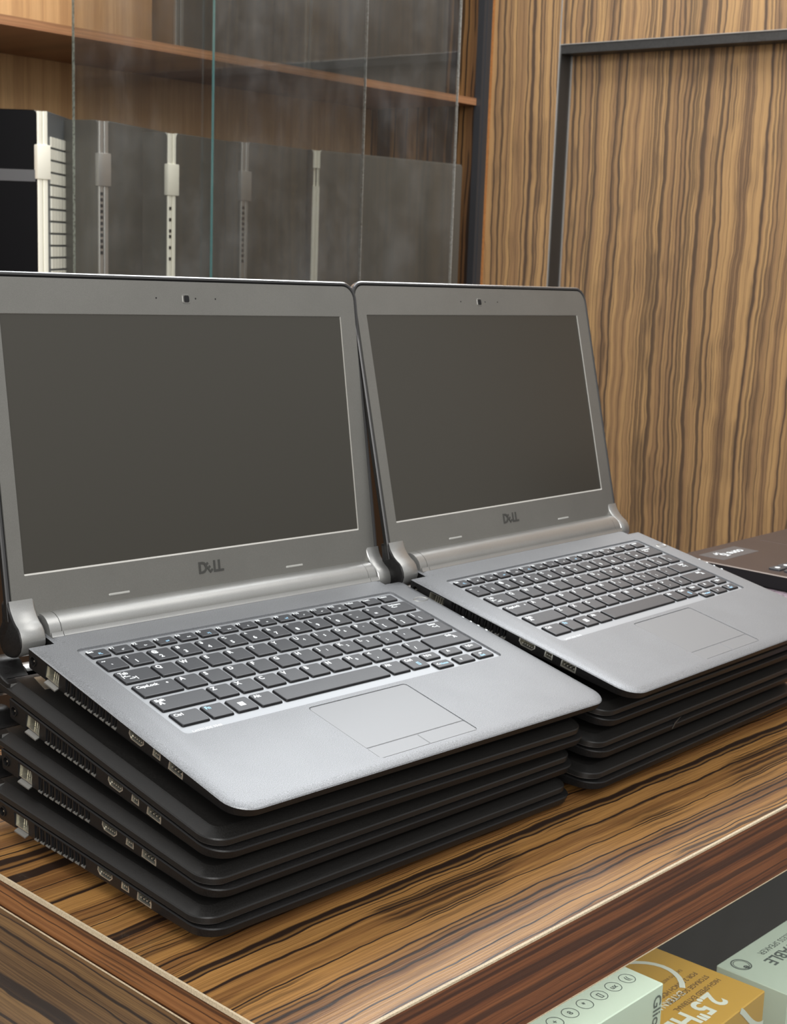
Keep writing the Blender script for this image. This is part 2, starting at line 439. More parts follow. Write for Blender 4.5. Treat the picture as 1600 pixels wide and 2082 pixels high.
loft(bm, [[(BX0 - .0006, .0962, -.0150), (BX0 - .0006, .1085, -.0150), (BX0 + .004, .1085, -.0128), (BX0 + .004, .0962, -.0128)],
          [(BX0 - .0006, .0962, -.0142), (BX0 - .0006, .1085, -.0142), (BX0 + .004, .1085, -.0120), (BX0 + .004, .0962, -.0120)]])
FLAP = mesh('ethernet_flap', bm, M['bezel'])
bm = bmesh.new()
for i in range(9):
    y = .0880 - i * .0062
    zq = -.0127 + .00036 * i
    box(bm, BX0 + .0010, BX0 + .006, y - .0026, y - .0019, zq, -.0026)
    v = [(BX0 + .0005, y - .0044, zq + .0001), (BX0 + .0005, y - .0002, zq + .0001), (BX0 + .006, y - .0022, zq + .0016)]
    w = [(a, b, c + .0008) for a, b, c in v]
    loft(bm, [v, w], mi=1)
VENT = mesh('vent_grille', bm, M['side'], M['bezel'])
def port_sleeve(poly, name, pins, z_t, w):
    bm = bmesh.new()
    cy = sum(a for a, b in poly) / len(poly); cz = sum(b for a, b in poly) / len(poly)
    sc = lambda s: [(cy + (a - cy) * s, cz + (b - cz) * s) for a, b in poly]
    P = sc(.985); I = [(cy + (a - cy) * (1 - .0011 / w), cz + (b - cz) * .80) for a, b in poly]
    loft(bm, [[(BX0 + .008, a, b) for a, b in I], [(BX0 + .0008, a, b) for a, b in I], [(BX0 + .0008, a, b) for a, b in P], [(BX0 + .008, a, b) for a, b in P]], True, False)
    for y in pins: box(bm, BX0 + .0016, BX0 + .007, y - .0005, y + .0005, z_t, z_t + .0009)
    box(bm, BX0 + .0022, BX0 + .0075, min(pins) - .001, max(pins) + .001, z_t - .0004, z_t + .0001, 1)
    return mesh(name, bm, M['port'], M['black'])
HDMI = port_sleeve(hd if False else [(.0070, -.0024), (.0222, -.0024), (.0222, -.0052), (.0196, -.0076), (.0096, -.0076), (.0070, -.0052)], 'hdmi_port', [.0105 + .0021 * i for i in range(5)], -.0060, .0076)
VIDEO = port_sleeve([(-.0090, -.0070), (-.0015, -.0070), (-.0015, -.0022), (-.0090, -.0022)], 'video_port', [-.0072, -.0054, -.0036], -.0054, .0038)
USB = port_sleeve([(-.0300, -.0076), (-.0165, -.0076), (-.0165, -.0022), (-.0300, -.0022)], 'usb_port', [-.0275, -.0247, -.0219, -.0191], -.0058, .0068)

# ---- lid, in its own frame: origin on the hinge axis, y = up the lid, z = towards the user
LX0, LX1, LY0, LY1 = -.0258, .3010, .0085, .2292
LN = .0032
def make_lid():
    o = rr(LX0, LY0, LX1, LY1, (.002, .002, .0140, .0140), 8)
    bm = bmesh.new()
    loft(bm, [[(x, y, LN - .0014) for x, y in inset(o, .0030)], [(x, y, LN - .0008) for x, y in inset(o, .0026)], [(x, y, LN + .0002) for x, y in inset(o, .0022)],
              [(x, y, LN + .0002) for x, y in inset(o, .0008)], [(x, y, LN - .0006) for x, y in o],
              [(x, y, LN - .0036) for x, y in o], [(x, y, LN - .0043) for x, y in inset(o, .0006)], [(x, y, LN - .0070) for x, y in inset(o, .0060)], [(x, y, LN - .0076) for x, y in inset(o, .0076)]])
    me = mesh('lid', bm, M['rim'], M['shell'], M['black'], smooth=14)
    for p in me.polygons:
        c = p.center
        p.material_index = 1 if c.z < LN - .0018 else 0
        if p.normal.z > .5 and c.z < LN - .0007 and c.z > LN - .003: p.material_index = 2
    return me
LID = make_lid()
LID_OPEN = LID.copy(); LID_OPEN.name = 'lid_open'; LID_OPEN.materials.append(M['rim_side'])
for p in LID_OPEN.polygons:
    if p.center.y > .2155 and p.normal.y > .5 and p.center.z > LN - .0050: p.material_index = 0  # top edge of the dark lid coloured pale to imitate reflected light
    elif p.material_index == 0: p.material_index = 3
SX0, SX1, SY0, SY1 = -.0117, .2821, .0371, .2026
bm = bmesh.new()
o = rr(LX0 + .0036, LY0 + .001, LX1 - .0036, LY1 - .0036, (.001, .001, .0105, .0105), 8)
i_ = rr(SX0, SY0, SX1, SY1, (.0007,) * 4, 8)
ring_plate(bm, o, i_, LN - .0013, LN)
# sloped ledge round the screen
n = len(i_); i2 = [(x, y + (.0010 if y < SY0 + .002 else 0)) for x, y in inset(i_, .0002)]
a = [bm.verts.new((x, y, LN)) for x, y in i_]; b = [bm.verts.new((x, y, LN - .0010)) for x, y in i2]
for k in range(n): bm.faces.new((a[k], b[k], b[(k + 1) % n], a[(k + 1) % n])).material_index = 1
BEZEL = mesh('bezel', bm, M['bezel'], M['ledge'])
bm = bmesh.new(); prism(bm, i_, LN - .0020, LN - .0009)
SCREEN = mesh('screen', bm, M['screen'])
# hinge arm profile in lid frame (s, n): lid -> forward bend -> round knob about the axis
def arm_prof():
    pr = [(.0225, LN + .0002), (.0198, LN + .0006), (.0170, .0044), (.0144, .0056), (.0110, .0073), (.0080, .0096), (.0055, .0122), (.0025, .0139),
          (-.0015, .0147), (-.0055, .0143), (-.0088, .0125), (-.0112, .0095), (-.0126, .0055), (-.0129, .0010), (-.0122, -.0038), (-.0102, -.0078),
          (-.0066, -.0104), (-.0015, -.0114), (.0045, -.0106), (.0105, LN - .0084), (.0160, LN - .0075), (.0225, LN - .0072)]
    return pr
def make_arm(x0, x1, side):
    bm = bmesh.new()
    pr = arm_prof()
    c = (.003, .001)
    def sc(k): return [(c[0] + (s - c[0]) * k, c[1] + (q - c[1]) * k) for s, q in pr]
    e = .0012
    rings = [(x0, sc(.90)), (x0 + e * .4, sc(.97)), (x0 + e, pr), (x1 - e, pr), (x1 - e * .4, sc(.97)), (x1, sc(.90))]
    loft(bm, [[(x, s, q) for s, q in p] for x, p in rings])
    me = mesh('hinge_arm', bm, M['hinge'], M['side'], smooth=35)
    for p in me.polygons:
        if (side < 0 and p.center.x < x0 + e * .9) or (side > 0 and p.center.x > x1 - e * .9) or p.normal.z < -.35: p.material_index = 1
    return me
ARML = make_arm(LX0 + .0002, -.0068, -1); ARMR = make_arm(.2885, .3025, 1)
def slab(name, x0, x1, y0, y1, z0, z1, r, m, seg=4):
    bm = bmesh.new(); o = rr(x0, y0, x1, y1, r, seg); e = min(.0004, (z1 - z0) * .5)
    loft(bm, [[(x, y, z0) for x, y in o], [(x, y, z1 - e) for x, y in o], [(x, y, z1) for x, y in inset(o, e)]])
    return mesh(name, bm, m, smooth=40)
BUMP1 = slab('rubber_bumper', .0495, .0662, SY0 - .0207, SY0 - .0191, LN - .0002, LN + .0006, .0007, M['rubber'])
BUMP2 = slab('rubber_bumper', .2050, .2215, SY0 - .0207, SY0 - .0191, LN - .0002, LN + .0006, .0007, M['rubber'])
WEBCAM = slab('webcam', .1318, .1388, SY0 + .1732, SY0 + .1800, LN - .0003, LN + .00025, .0014, M['bezel'])
bm = bmesh.new(); prism(bm, rr(.1331, SY0 + .1742, .1376, SY0 + .1790, .0012, 4), LN, LN + .00035)
LENS = mesh('lens', bm, M['black'])
MICS = []
for x in (.1096, .1434, .1610):
    bm = bmesh.new(); prism(bm, [(x + .0006 * math.cos(i * PI / 5), SY0 + .1769 + .0006 * math.sin(i * PI / 5)) for i in range(10)], LN - .0002, LN + .0001)
    MICS.append(mesh('microphone_hole', bm, M['black']))
bm = bmesh.new()
ly = SY0 - .0150
text_bm(bm, 'D', .0112, .1246, ly, LN + .0002, 0, .03, .92, depth=1)
text_bm(bm, 'E', .0104, .1346, ly - .0006, LN + .0002, math.radians(38), .03, .66, depth=1)
text_bm(bm, 'L', .0112, .1377, ly, LN + .0002, 0, .03, .85, depth=1)
text_bm(bm, 'L', .0112, .1418, ly, LN + .0002, 0, .03, .90, depth=1)
LOGO = mesh('logo', bm, M['logo'])

# ---- deck details
PAD = slab('touchpad', .0901, .1759, -.0575, -.0042, -.0010, -.0002, (.0004, .0004, .0028, .0028), M['pad'])
BT1 = slab('touchpad_button', .0901, .1325, -.0702, -.0580, -.0010, -.0002, .0004, M['pad'])
BT2 = slab('touchpad_button', .1329, .1759, -.0702, -.0580, -.0010, -.0002, .0004, M['pad'])
bm = bmesh.new()
el = lambda k, z: [(.2932 + .0070 * k * math.cos(i * PI / 12), .0961 + .0036 * k * math.sin(i * PI / 12), z) for i in range(24)]
loft(bm, [el(1.06, .00002), el(1.0, .00035), el(.80, .00030), el(.74, -.0001)], False, True)
PWR = mesh('power_button', bm, M['hinge'], smooth=50)
bm = bmesh.new(); text_bm(bm, 'LATITUDE 3340', .0030, .0072, .0019, .0, 0, .01, 1.05); 
for v in bm.verts: v.co.z = -.00125
SILK = mesh('printed_text', bm, M['legend'])
bm = bmesh.new()
# fine seam that runs round the keyboard field in front
prism(bm, rr(.0013, .0013, .2790, .1145, .0025, 4), -.0014, -.00128)
WELL = mesh('keyboard_plate', bm, M['plate'])
LIGHTS = []
for x, y in ((.3030, .0605), (.3030, .0523), (.3033, .0449), (.3035, .0369)):
    LIGHTS.append(slab('status_light', x - .0006, x + .0006, y - .0011, y + .0011, -.0014, -.0002, .0005, M['legend']))

# ---- keyboard
KW, KP = .0158, .01912
keys = []   # x0, x1, y0, y1, legends [(text, dx, dy from top-left, size, blue)]
def K_(x0, x1, y0, y1, leg): keys.append((x0, x1, y0, y1, leg))
fr = ['Esc', 'F1', 'F2', 'F3', 'F4', 'F5', 'F6', 'F7', 'F8', 'F9', 'F10', 'F11', 'F12', 'PrtScr', 'Insert', 'Delete']
sec = ['FL', 'o*', 'o-', 'o+', '<<', '>|', '>>', 'c', '=', 'wf', '-*', '+*', 'w', '', '', '']
for i, t in enumerate(fr):
    x = .0044 + i * .01709
    K_(x, x + .0136, .1025, .1107, [(t, .0012, .0026, .0025 if len(t) > 3 else .0030, 0)] + ([(sec[i], .0078, .0062, .0024, i in (0, 3, 5, 9))] if sec[i] else []))
Y1 = (.0843, .0979)
K_(.0038, .0192, *Y1, [('~', .0035, .0042, .004, 0), ('`', .0075, .0105, .004, 0)])
for i, (a_, b_) in enumerate(zip('1234567890-=', '!@#$%^&*()_+')):
    x = .0222 + i * KP
    K_(x, x + KW, *Y1, [(b_, .0035, .0042, .0038, 0), (a_, .0060, .0108, .0042, 0)])
K_(.2518, .2763, *Y1, [('Backspace', .0070, .0034, .0026, 0), ('<--', .0075, .0070, .004, 0)])
Y2 = (.0656, .0796)
K_(.0041, .0295, *Y2, [('Tab', .0035, .0042, .0036, 0), ('|<--', .0035, .0078, .0034, 0), ('-->|', .0070, .0108, .0034, 0)])
for i, a_ in enumerate(['Q', 'W', 'E', 'R', 'T', 'Y', 'U', 'I', 'O', 'P', '{', '}', '|']):
    x = .0316 + i * KP
    lg = [(a_, .0035, .0046, .0044, 0)]
    if i >= 6 and i < 10: lg.append(('456*'[i - 6], .0090, .0072, .0030, 0))
    if i >= 10: lg.append(('[]\\'[i - 10], .0065, .0106, .0040, 0))
    K_(x, x + KW - (.0003 if i == 12 else 0), *Y2, lg)
Y3 = (.0469, .0609)
K_(.0045, .0336, *Y3, [('CapsLock', .0032, .0042, .0034, 0), ('.', .0245, .0040, .0070, 0)])
for i, a_ in enumerate(['A', 'S', 'D', 'F', 'G', 'H', 'J', 'K', 'L', ':', '"']):
    x = .0362 + i * KP
    lg = [(a_, .0035, .0046, .0044, 0)]
    if 6 <= i < 9: lg.append(('123'[i - 6], .0090, .0072, .0030, 0))
    if i >= 9: lg.append((";'"[i - 9], .0065, .0100, .0040, 0))
    K_(x, x + KW, *Y3, lg)
K_(.2463, .2768, *Y3, [('Enter', .0175, .0034, .0030, 0), ('<--|', .0185, .0072, .0036, 0)])
Y4 = (.0285, .0422)
K_(.0047, .0441, *Y4, [('Shift', .0032, .0040, .0034, 0), ('^', .0040, .0095, .0066, 0)])
for i, a_ in enumerate(['Z', 'X', 'C', 'V', 'B', 'N', 'M', '<', '>', '?']):
    x = .0466 + i * KP
    lg = [(a_, .0035, .0046, .0044, 0)]
    if a_ == 'M': lg.append(('0', .0090, .0072, .0030, 0))
    if i >= 7: lg.append((',./'[i - 7], .0065, .0100, .0040, 0))
    K_(x, x + KW, *Y4, lg)
K_(.2380, .2770, *Y4, [('Shift', .0250, .0034, .0030, 0), ('^', .0300, .0085, .0062, 0)])
Y5 = (.0096, .0235)
K_(.0050, .0248, *Y5, [('Ctrl', .0032, .0042, .0034, 0)])
K_(.0278, .0430, *Y5, [('Fn', .0032, .0042, .0036, 1)])
K_(.0466, .0622, *Y5, [('WIN', 0, 0, 0, 0)])
K_(.0654, .0812, *Y5, [('Alt', .0032, .0042, .0036, 0)])
K_(.0846, .1760, *Y5, [])
K_(.1796, .1952, *Y5, [('Alt', .0032, .0042, .0036, 0)])
K_(.1985, .2142, *Y5, [('Ctrl', .0032, .0042, .0036, 0), ('[]', .0095, .0100, .0036, 1)])
K_(.2176, .2325, .0037, .0117, [('<-', .0030, .0050, .0036, 0), ('Home', .0065, .0050, .0026, 1)])
K_(.2179, .2320, .0163, .0241, [('PgUp', .0035, .0038, .0028, 0)])
K_(.2383, .2547, .0163, .0243, [('^', .0060, .0060, .0050, 0)])
K_(.2383, .2547, .0037, .0120, [('v', .0060, .0055, .0036, 0)])
K_(.2604, .2756, .0163, .0241, [('PgDn', .0045, .0038, .0028, 0)])
K_(.2592, .2747, .0040, .0120, [('->', .0060, .0040, .0034, 0), ('End', .0050, .0068, .0026, 1)])
ZT = .0011
def make_key(x0, x1, y0, y1):
    """sloped-side key cap whose origin is its bottom centre"""
    w, h = (x1 - x0) / 2, (y1 - y0) / 2
    bm = bmesh.new()
    b0 = rr(-w - .0004, -h - .0006, w + .0004, h + .0002, .0010, 3)
    b1 = rr(-w - .0003, -h - .0005, w + .0003, h + .0002, .0010, 3)
    t0 = rr(-w, -h, w, h, .0012, 3); t1 = rr(-w + .0005, -h + .0005, w - .0005, h - .0004, .0009, 3)
    vs = loft(bm, [[(x, y, .0) for x, y in b0], [(x, y, .0006) for x, y in b1], [(x, y, .0013) for x, y in t0], [(x, y, .0015) for x, y in t1]], True, False)
    bmesh.ops.recalc_face_normals(bm, faces=bm.faces)
    # gently dished top made of strips across the width
    top = bm.faces.new(vs[-1])
    me = mesh('key', bm, M['key'], M['keyside'])
    for p in me.polygons: p.material_index = 0 if (p.center.z > .00135) else 1
    return me
KM = []
for (x0, x1, y0, y1, leg) in keys:
    km = make_key(x0, x1, y0, y1)
    lm = None
    if leg:
        bm = bmesh.new(); w, h = (x1 - x0) / 2, (y1 - y0) / 2
        for (t, dx, dy, sz, blue) in leg:
            if t == 'WIN':
                for ax_ in (0, 1):
                    for ay_ in (0, 1): box(bm, -.0024 + ax_ * .0023, -.0003 + ax_ * .0023, -.0022 + ay_ * .0023, -.0002 + ay_ * .0023, .00150, .00156)
            else: text_bm(bm, t, sz * 1.15, -w + dx - .0018, h - dy - .0002, .00156, 0, .045, 1, mi=blue)
        lm = mesh('key_legend', bm, M['legend'], M['legend_blue'])
    KM.append(((x0 + x1) / 2, (y0 + y1) / 2, km, lm))

def put(name, me, parent, loc=(0, 0, 0), rot=(0, 0, 0), label=None):
    o = link(name, me, parent, loc, rot)
    if label: o['label'] = label
    return o
def laptop_body(root, shut=False):
    put('base', BASE_SHUT if shut else BASE, root)
    put('battery', BUMP, root)
    for f_ in FEET: put('rubber_foot', f_, root)
    put('hinge_barrel', BARREL, root)
    put('barrel_cap', BCAPL, root); put('barrel_cap', BCAPR, root)
    put('power_jack', JACK, root)
    e = put('ethernet_port', RJ, root); put('port_flap', FLAP, e, label='silver drop-down flap')
    put('vent_grille', VENT, root)
    put('hdmi_port', HDMI, root); put('video_port', VIDEO, root); put('usb_port', USB, root)
def lid_parts(root, loc, rx, me=LID):
    lid = put('lid', me, root, loc, (rx, 0, 0))
    put('hinge_arm', ARML, lid); put('hinge_arm', ARMR, lid)
    return lid
def open_laptop(loc, m3_, ang, label):
    r = empty('laptop', loc, m3_)
    tag(r, label, 'laptop', 'two open laptops topping the stacks')
    laptop_body(r)
    put('keyboard_plate', WELL, r)
    put('touchpad', PAD, r); put('touchpad_button', BT1, r); put('touchpad_button', BT2, r)
    put('power_button', PWR, r); put('printed_text', SILK, r)
    for l in LIGHTS: put('status_light', l, r)
    for (x, y, km, lm) in KM:
        k = put('key', km, r, (x, y, -.0012))
        if lm: put('key_legend', lm, k)
    lid = lid_parts(r, (0, AX, AZ), PI - ang, LID_OPEN)
    put('bezel', BEZEL, lid); put('screen', SCREEN, lid, label='dark matte display, switched off')
    put('rubber_bumper', BUMP1, lid); put('rubber_bumper', BUMP2, lid)
    put('webcam', WEBCAM, lid); put('webcam_lens', LENS, lid); put('logo', LOGO, lid)
    for m_ in MICS: put('microphone_hole', m_, lid)
    return r
def closed_laptop(loc, m3_, label):
    r = empty('laptop', loc, m3_)
    tag(r, label, 'laptop', 'closed laptops in the two stacks')
    laptop_body(r, True)
    lid_parts(r, (0, AX, .0046), PI)
    return r
def rot3(a, b, c):
    return Matrix.Rotation(math.radians(c), 3, 'Z') @ Matrix.Rotation(math.radians(b), 3, 'Y') @ Matrix.Rotation(math.radians(a), 3, 'X')

# ================================================================== SETTING
YW = math.radians(4.7)
Q = Vector((2.0095, 1.5139, 0))
CABM = Matrix.Translation(Q) @ Matrix.Rotation(YW, 4, 'Z')     # cabinet frame: x right along the cabinet, y inwards, z up
def cab_obj(name, me, parent=None):
    o = link(name, me, parent)
    if parent is None: o.matrix_world = CABM
    return o
FLOOR_Z = -.92
bm = bmesh.new(); box(bm, -3, 3.2, -2.5, 3, FLOOR_Z - .05, FLOOR_Z)
tag(link('floor', mesh('floor', bm, M['floor'])), kind='structure')

# right wall: veneered frame (stile + rail) round a recessed panel, cabinet frame x = 0 plane
RD = .046
bm = bmesh.new()
box(bm, RD, RD + .05, -2.4, .6, FLOOR_Z, 1.75)
w_ = tag(cab_obj('wall_right', mesh('wall_right', bm, M['wall'])), kind='structure')
bm = bmesh.new(); box(bm, 0, RD, -.172, -.0005, FLOOR_Z, 1.75)
tag(cab_obj('trim_1', mesh('trim_1', bm, M['wall'])), kind='structure')
bm = bmesh.new(); box(bm, 0, RD, -2.4, -.1745, .8081, 1.75)
tag(cab_obj('trim_2', mesh('trim_2', bm, M['wall'])), kind='structure')
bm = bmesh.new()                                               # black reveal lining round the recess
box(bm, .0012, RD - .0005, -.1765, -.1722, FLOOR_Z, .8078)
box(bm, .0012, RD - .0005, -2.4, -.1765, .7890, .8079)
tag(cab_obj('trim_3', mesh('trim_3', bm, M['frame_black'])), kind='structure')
bm = bmesh.new()                                               # pale raw edge line of the frame
box(bm, -.0012, .0010, -.1748, -.1722, FLOOR_Z, 1.75)
box(bm, -.0004, .0010, -2.4, -.1748, .8066, .8081)
box(bm, RD - .0035, RD - .0005, -.1785, -.1765, FLOOR_Z, .7890)
tag(cab_obj('trim_4', mesh('trim_4', bm, M['spine_silver'])), kind='structure')

# display cabinet
cabn = empty('display_cabinet'); cabn.matrix_world = CABM @ Matrix.Translation((-1.2, 0, FLOOR_Z))
tag(cabn, 'brown wooden wall cabinet with shelves holding upright laptops, behind the counter', 'cabinet')
CI = Matrix.Translation((1.2, 0, -FLOOR_Z))
def cab_part(name, bm, *mats):
    me = mesh(name, bm, *mats); me.transform(CI)
    o = link(name, me, cabn)
    return o
# materials use object space; the part meshes sit in the cabinet frame shifted by a constant
bm = bmesh.new(); box(bm, -2.6, -.001, .300, .318, FLOOR_Z, 1.5); cab_part('back_panel', bm, M['maple'])
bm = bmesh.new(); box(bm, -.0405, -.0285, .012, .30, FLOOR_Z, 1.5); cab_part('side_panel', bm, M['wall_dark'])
bm = bmesh.new(); box(bm, -2.6, -.0415, .006, .30, .6860, .7007); cab_part('shelf', bm, M['shelf'])
bm = bmesh.new(); box(bm, -2.6, -.0415, .006, .30, .205, .2200); cab_part('shelf', bm, M['shelf'])
bm = bmesh.new(); box(bm, -2.6, -.0415, .006, .30, 1.20, 1.215); cab_part('shelf', bm, M['shelf'])
bm = bmesh.new(); box(bm, -2.6, -.0415, .0, .30, FLOOR_Z, .18); cab_part('lower_cupboard', bm, M['cupboard'])
bm = bmesh.new(); box(bm, -.0400, -.0100, -.004, .012, FLOOR_Z, 1.5); box(bm, -.030, -.024, -.0055, -.004, FLOOR_Z, 1.5); cab_part('front_post', bm, M['post'])
bm = bmesh.new(); box(bm, -.0098, -.0003, -.003, .012, FLOOR_Z, 1.5); cab_part('edge_strip', bm, M['orange_edge'])
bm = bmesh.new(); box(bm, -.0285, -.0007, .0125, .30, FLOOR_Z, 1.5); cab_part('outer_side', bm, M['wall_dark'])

# two sliding glass panes
def pane(a0, a1, b, name, label, e0, e1):
    g = empty(name); g.matrix_world = CABM @ Matrix.Translation((a0, b, .225))
    tag(g, label, 'glass door', 'sliding glass panes of the cabinet')
    bm = bmesh.new(); box(bm, .0008, a1 - a0 - .0008, -.0025, .0025, 0, .97)
    link('glass_sheet', mesh('glass_sheet', bm, M['glass']), g)
    bm = bmesh.new(); box(bm, 0, .0008, -.0025, .0025, 0, .97); link('glass_edge', mesh('glass_edge', bm, e0), g)
    bm = bmesh.new(); box(bm, a1 - a0 - .0008, a1 - a0, -.0025, .0025, 0, .97); link('glass_edge', mesh('glass_edge', bm, e1), g)
pane(-1.1671, -.4614, -.030, 'sliding_glass_door', 'rear glass pane of the cabinet, its left edge nearest the bright laptop spine', M['glass_faint'], M['glass_pale'])
pane(-.8813, -.1811, -.045, 'sliding_glass_door', 'front glass pane of the cabinet with strong teal left edge, overlapping to the right', M['glass_teal'], M['glass_pale'])

# ---- upright laptops in the cabinet
def cab_laptop(a, b, z0, h, yl, yr, L, spine, face_l, face_r, label, block=True, vents=True, keys_=False, cham=.0012, group='laptops standing on the middle cabinet shelf', strip=False, bc=None):
    """two thin leaves standing on end and meeting at a spine that faces the room"""
    r = empty('folded_laptop'); r.matrix_world = CABM @ Matrix.Translation((a, b, z0))
    tag(r, label, 'laptop', group)
    T = .0095
    def leaf(name, ang, x_off, fm, outward):
        # leaf along local +y rotated by ang about z
        bm = bmesh.new()
        o = rr(0, 0, L, h, .008, 5)
        n_ = outward
        loft(bm, [[(0 + p[0], T * .5 * -1, p[1]) for p in inset(o, cham)], [(p[0], -T * .5 + .0012, p[1]) for p in o], [(p[0], T * .5 - .0012, p[1]) for p in o], [(p[0], T * .5, p[1]) for p in inset(o, .0012)]])
        me = mesh(name, bm, spine, fm, smooth=30)
        for p in me.polygons:
            if abs(p.normal.y) > .7: p.material_index = 1
        ob = link(name, me, r, (x_off, 0, 0), (0, 0, ang))
        return ob
    # directions measured from the cabinet's long axis
    al, ar = math.radians(yl), math.radians(yr)
    left = leaf('display_leaf', al, -.0052, face_l, 1)
    right = leaf('keyboard_leaf', ar, .0052, face_r, -1)
    # spine caps: the two bright edges seen head-on
    for nm, xo, par in (('spine_edge', -.0052, left), ('spine_edge', .0052, right)):
        bm = bmesh.new()
        zt = h - .0015
        segs = [(0.0, h - .105), (h - .052, zt)] if block else [(0.0, h - .068), (h - .034, zt)]
        for (s0, s1) in segs: 
            o = rr(-.0046, -.004, .0046, .003, .0018, 3)
            prism(bm, o, s0, s1)
        ang = -(al if par is left else ar)
        link(nm, mesh(nm, bm, spine, smooth=30), par, (0, 0, 0), (0, 0, ang))
    if not block:
        bm = bmesh.new(); box(bm, .0005, .0030, -.003, .0, h - .07, h - .032); link('hinge', mesh('hinge', bm, spine), r)
    else:
        bm = bevel_box(-.0125, .0135, -.0065, .004, h - .105, h - .052, .0015); link('hinge', mesh('hinge', bm, bc or spine, smooth=30), r)
    if vents:
        bm = bmesh.new()
        for (s0, s1) in ((h - .215, h - .112),) + (((h - .33, h - .285),) if vents == 1 else ()):
            if s1 < h - .25: link('vent_slots', mesh('vent_slots', bm, M['black']), r); bm = bmesh.new()
            z = s0
            while z < s1:
                if not (vents == 2 and random.random() < .25): box(bm, -.0078, -.0030, -.0048, -.0035, z, z + .0055)
                z += .0095
        link('vent_slots', mesh('vent_slots', bm, M['black']), r)
    if keys_:
        bm = bmesh.new()
        for i in range(15):
            for j in range(6):
                s0 = .018 + j * .019; z = .028 + i * .0190
                box(bm, s0, s0 + .0155, -T * .5 - .0022, -T * .5, z, z + .0155)
        o = link('key_block', mesh('key_block', bm, M['spine_cream']), right); 
        tag(o, 'silver keys standing out from the dark face')
    if strip:
        bm = bmesh.new(); box(bm, .004, L - .01, T * .5, T * .5 + .001, h - .109, h - .091)
        link('screen_strip', mesh('screen_strip', bm, M['sticker']), left)
    return r
M['leaf_dark'] = plain('leaf_charcoal', (.060, .058, .052), .42, .2)
M['leaf_black'] = plain('leaf_black', (.004, .004, .005), .3, 0, .12)
M['leaf_grey'] = plain('leaf_grey', (.115, .112, .100), .42, .3)
M['leaf_silver'] = plain('leaf_silver', (.17, .18, .185), .4, .4)
mid = 'laptops standing on the middle cabinet shelf'
SH = .2205
cab_laptop(-1.1965, .012, SH, .3475, 128, 37, .235, M['spine_cream'], M['leaf_black'], M['leaf_silver'], 'upright laptop with bright cream spine and silver keys, left of the glass', keys_=True, vents=False, strip=True)
cab_laptop(-1.0740, .012, SH, .3435, 108, 22, .235, M['spine_silver'], M['leaf_grey'], M['leaf_grey'], 'upright laptop with grey vented spine, second from left behind the glass', cham=.0020)
cab_laptop(-.9230, .012, SH, .3360, 110, 13, .235, M['spine_cream'], M['leaf_grey'], M['leaf_grey'], 'upright laptop with pale vented spine and square hinge, just left of the teal glass edge', vents=2, bc=M['spine_cream'])
cab_laptop(-.7450, .012, SH, .3350, 105, 6, .235, M['spine_silver'], M['leaf_grey'], M['leaf_grey'], 'upright laptop with dull grey spine, just right of the teal glass edge')
cab_laptop(-.5490, .012, SH, .3350, 100, -4, .425, M['spine_cream'], M['leaf_dark'], M['leaf_grey'], 'wide upright laptop with yellowish cream spine and open hinge gap, rightmost on its shelf', block=False, vents=False, cham=.0030)
US = .7012
cab_laptop(-.9010, .02, US, .38, 55, 12, .30, M['leaf_grey'], M['leaf_dark'], M['leaf_dark'], 'dark upright laptop on the upper shelf, left one, cut off by the frame', vents=False, group='laptops on the upper cabinet shelf', block=True)
cab_laptop(-.5740, .02, US, .38, 110, 3, .46, M['leaf_grey'], M['leaf_dark'], M['leaf_dark'], 'dark upright laptop on the upper shelf, right one, reaching the black post', vents=False, group='laptops on the upper cabinet shelf', block=True)

# ================================================================== COUNTERS
TX0, TX1, TY0, TY1, TT = -.0475, 1.60, -.1150, .34, .0500
t = empty('wooden_counter', (0, 0, FLOOR_Z))
tag(t, 'zebra-veneered counter with reddish edge band carrying both laptop stacks', 'counter')
def tpart(name, bm, m, dz=-FLOOR_Z, sm=None):
    me = mesh(name, bm, m, smooth=sm); me.transform(Matrix.Translation((0, 0, dz)))
    return link(name, me, t)
bm = bmesh.new(); box(bm, TX0, TX1, TY0, TY1, -TT, 0); tpart('tabletop', bm, M['table'])
bm = bmesh.new(); box(bm, TX0 - .0008, TX1, TY0 - .0010, TY0 - .0001, -TT - .0004, -.0012); tpart('edge_band', bm, M['band'])
bm = bmesh.new(); box(bm, TX0 - .0010, TX0 - .0001, TY0, TY1, -TT, -.0026); tpart('edge_band', bm, M['band_side'])
bm = bmesh.new(); box(bm, TX0 - .001, TX1, TY0 - .0012, TY0 + .0006, -.0012, .0002)
box(bm, TX0 - .001, TX1, TY0 - .0014, TY0 + .001, -TT - .0010, -TT - .0004)
tpart('edge_trim', bm, M['cream'])
bm = bmesh.new(); box(bm, TX0 - .0013, TX0 + .0001, TY0, TY1, -.0026, .0002); tpart('edge_trim', bm, M['cream'])
# body of the counter: dark display case under the top, open towards the glass front
bm = bmesh.new()
box(bm, TX0 + .01, TX1 - .01, .30, .32, FLOOR_Z, -TT)
box(bm, TX0 + .01, TX0 + .03, TY0 + .012, .30, FLOOR_Z, -TT); box(bm, TX1 - .03, TX1 - .01, TY0 + .012, .30, FLOOR_Z, -TT)
box(bm, TX0 + .03, TX1 - .03, TY0 + .012, .30, -.80, -.78)
tpart('case_body', bm, M['case_dark'])
bm = bmesh.new(); box(bm, TX0 + .03, TX1 - .03, TY0 + .020, .30, -.345, -.33); tpart('case_shelf', bm, M['case_dark'])
bm = bmesh.new(); box(bm, TX0 + .03, TX1 - .03, TY0 + .003, TY0 + .007, -.80, -TT - .0015); tpart('glass_front', bm, M['case_glass'])

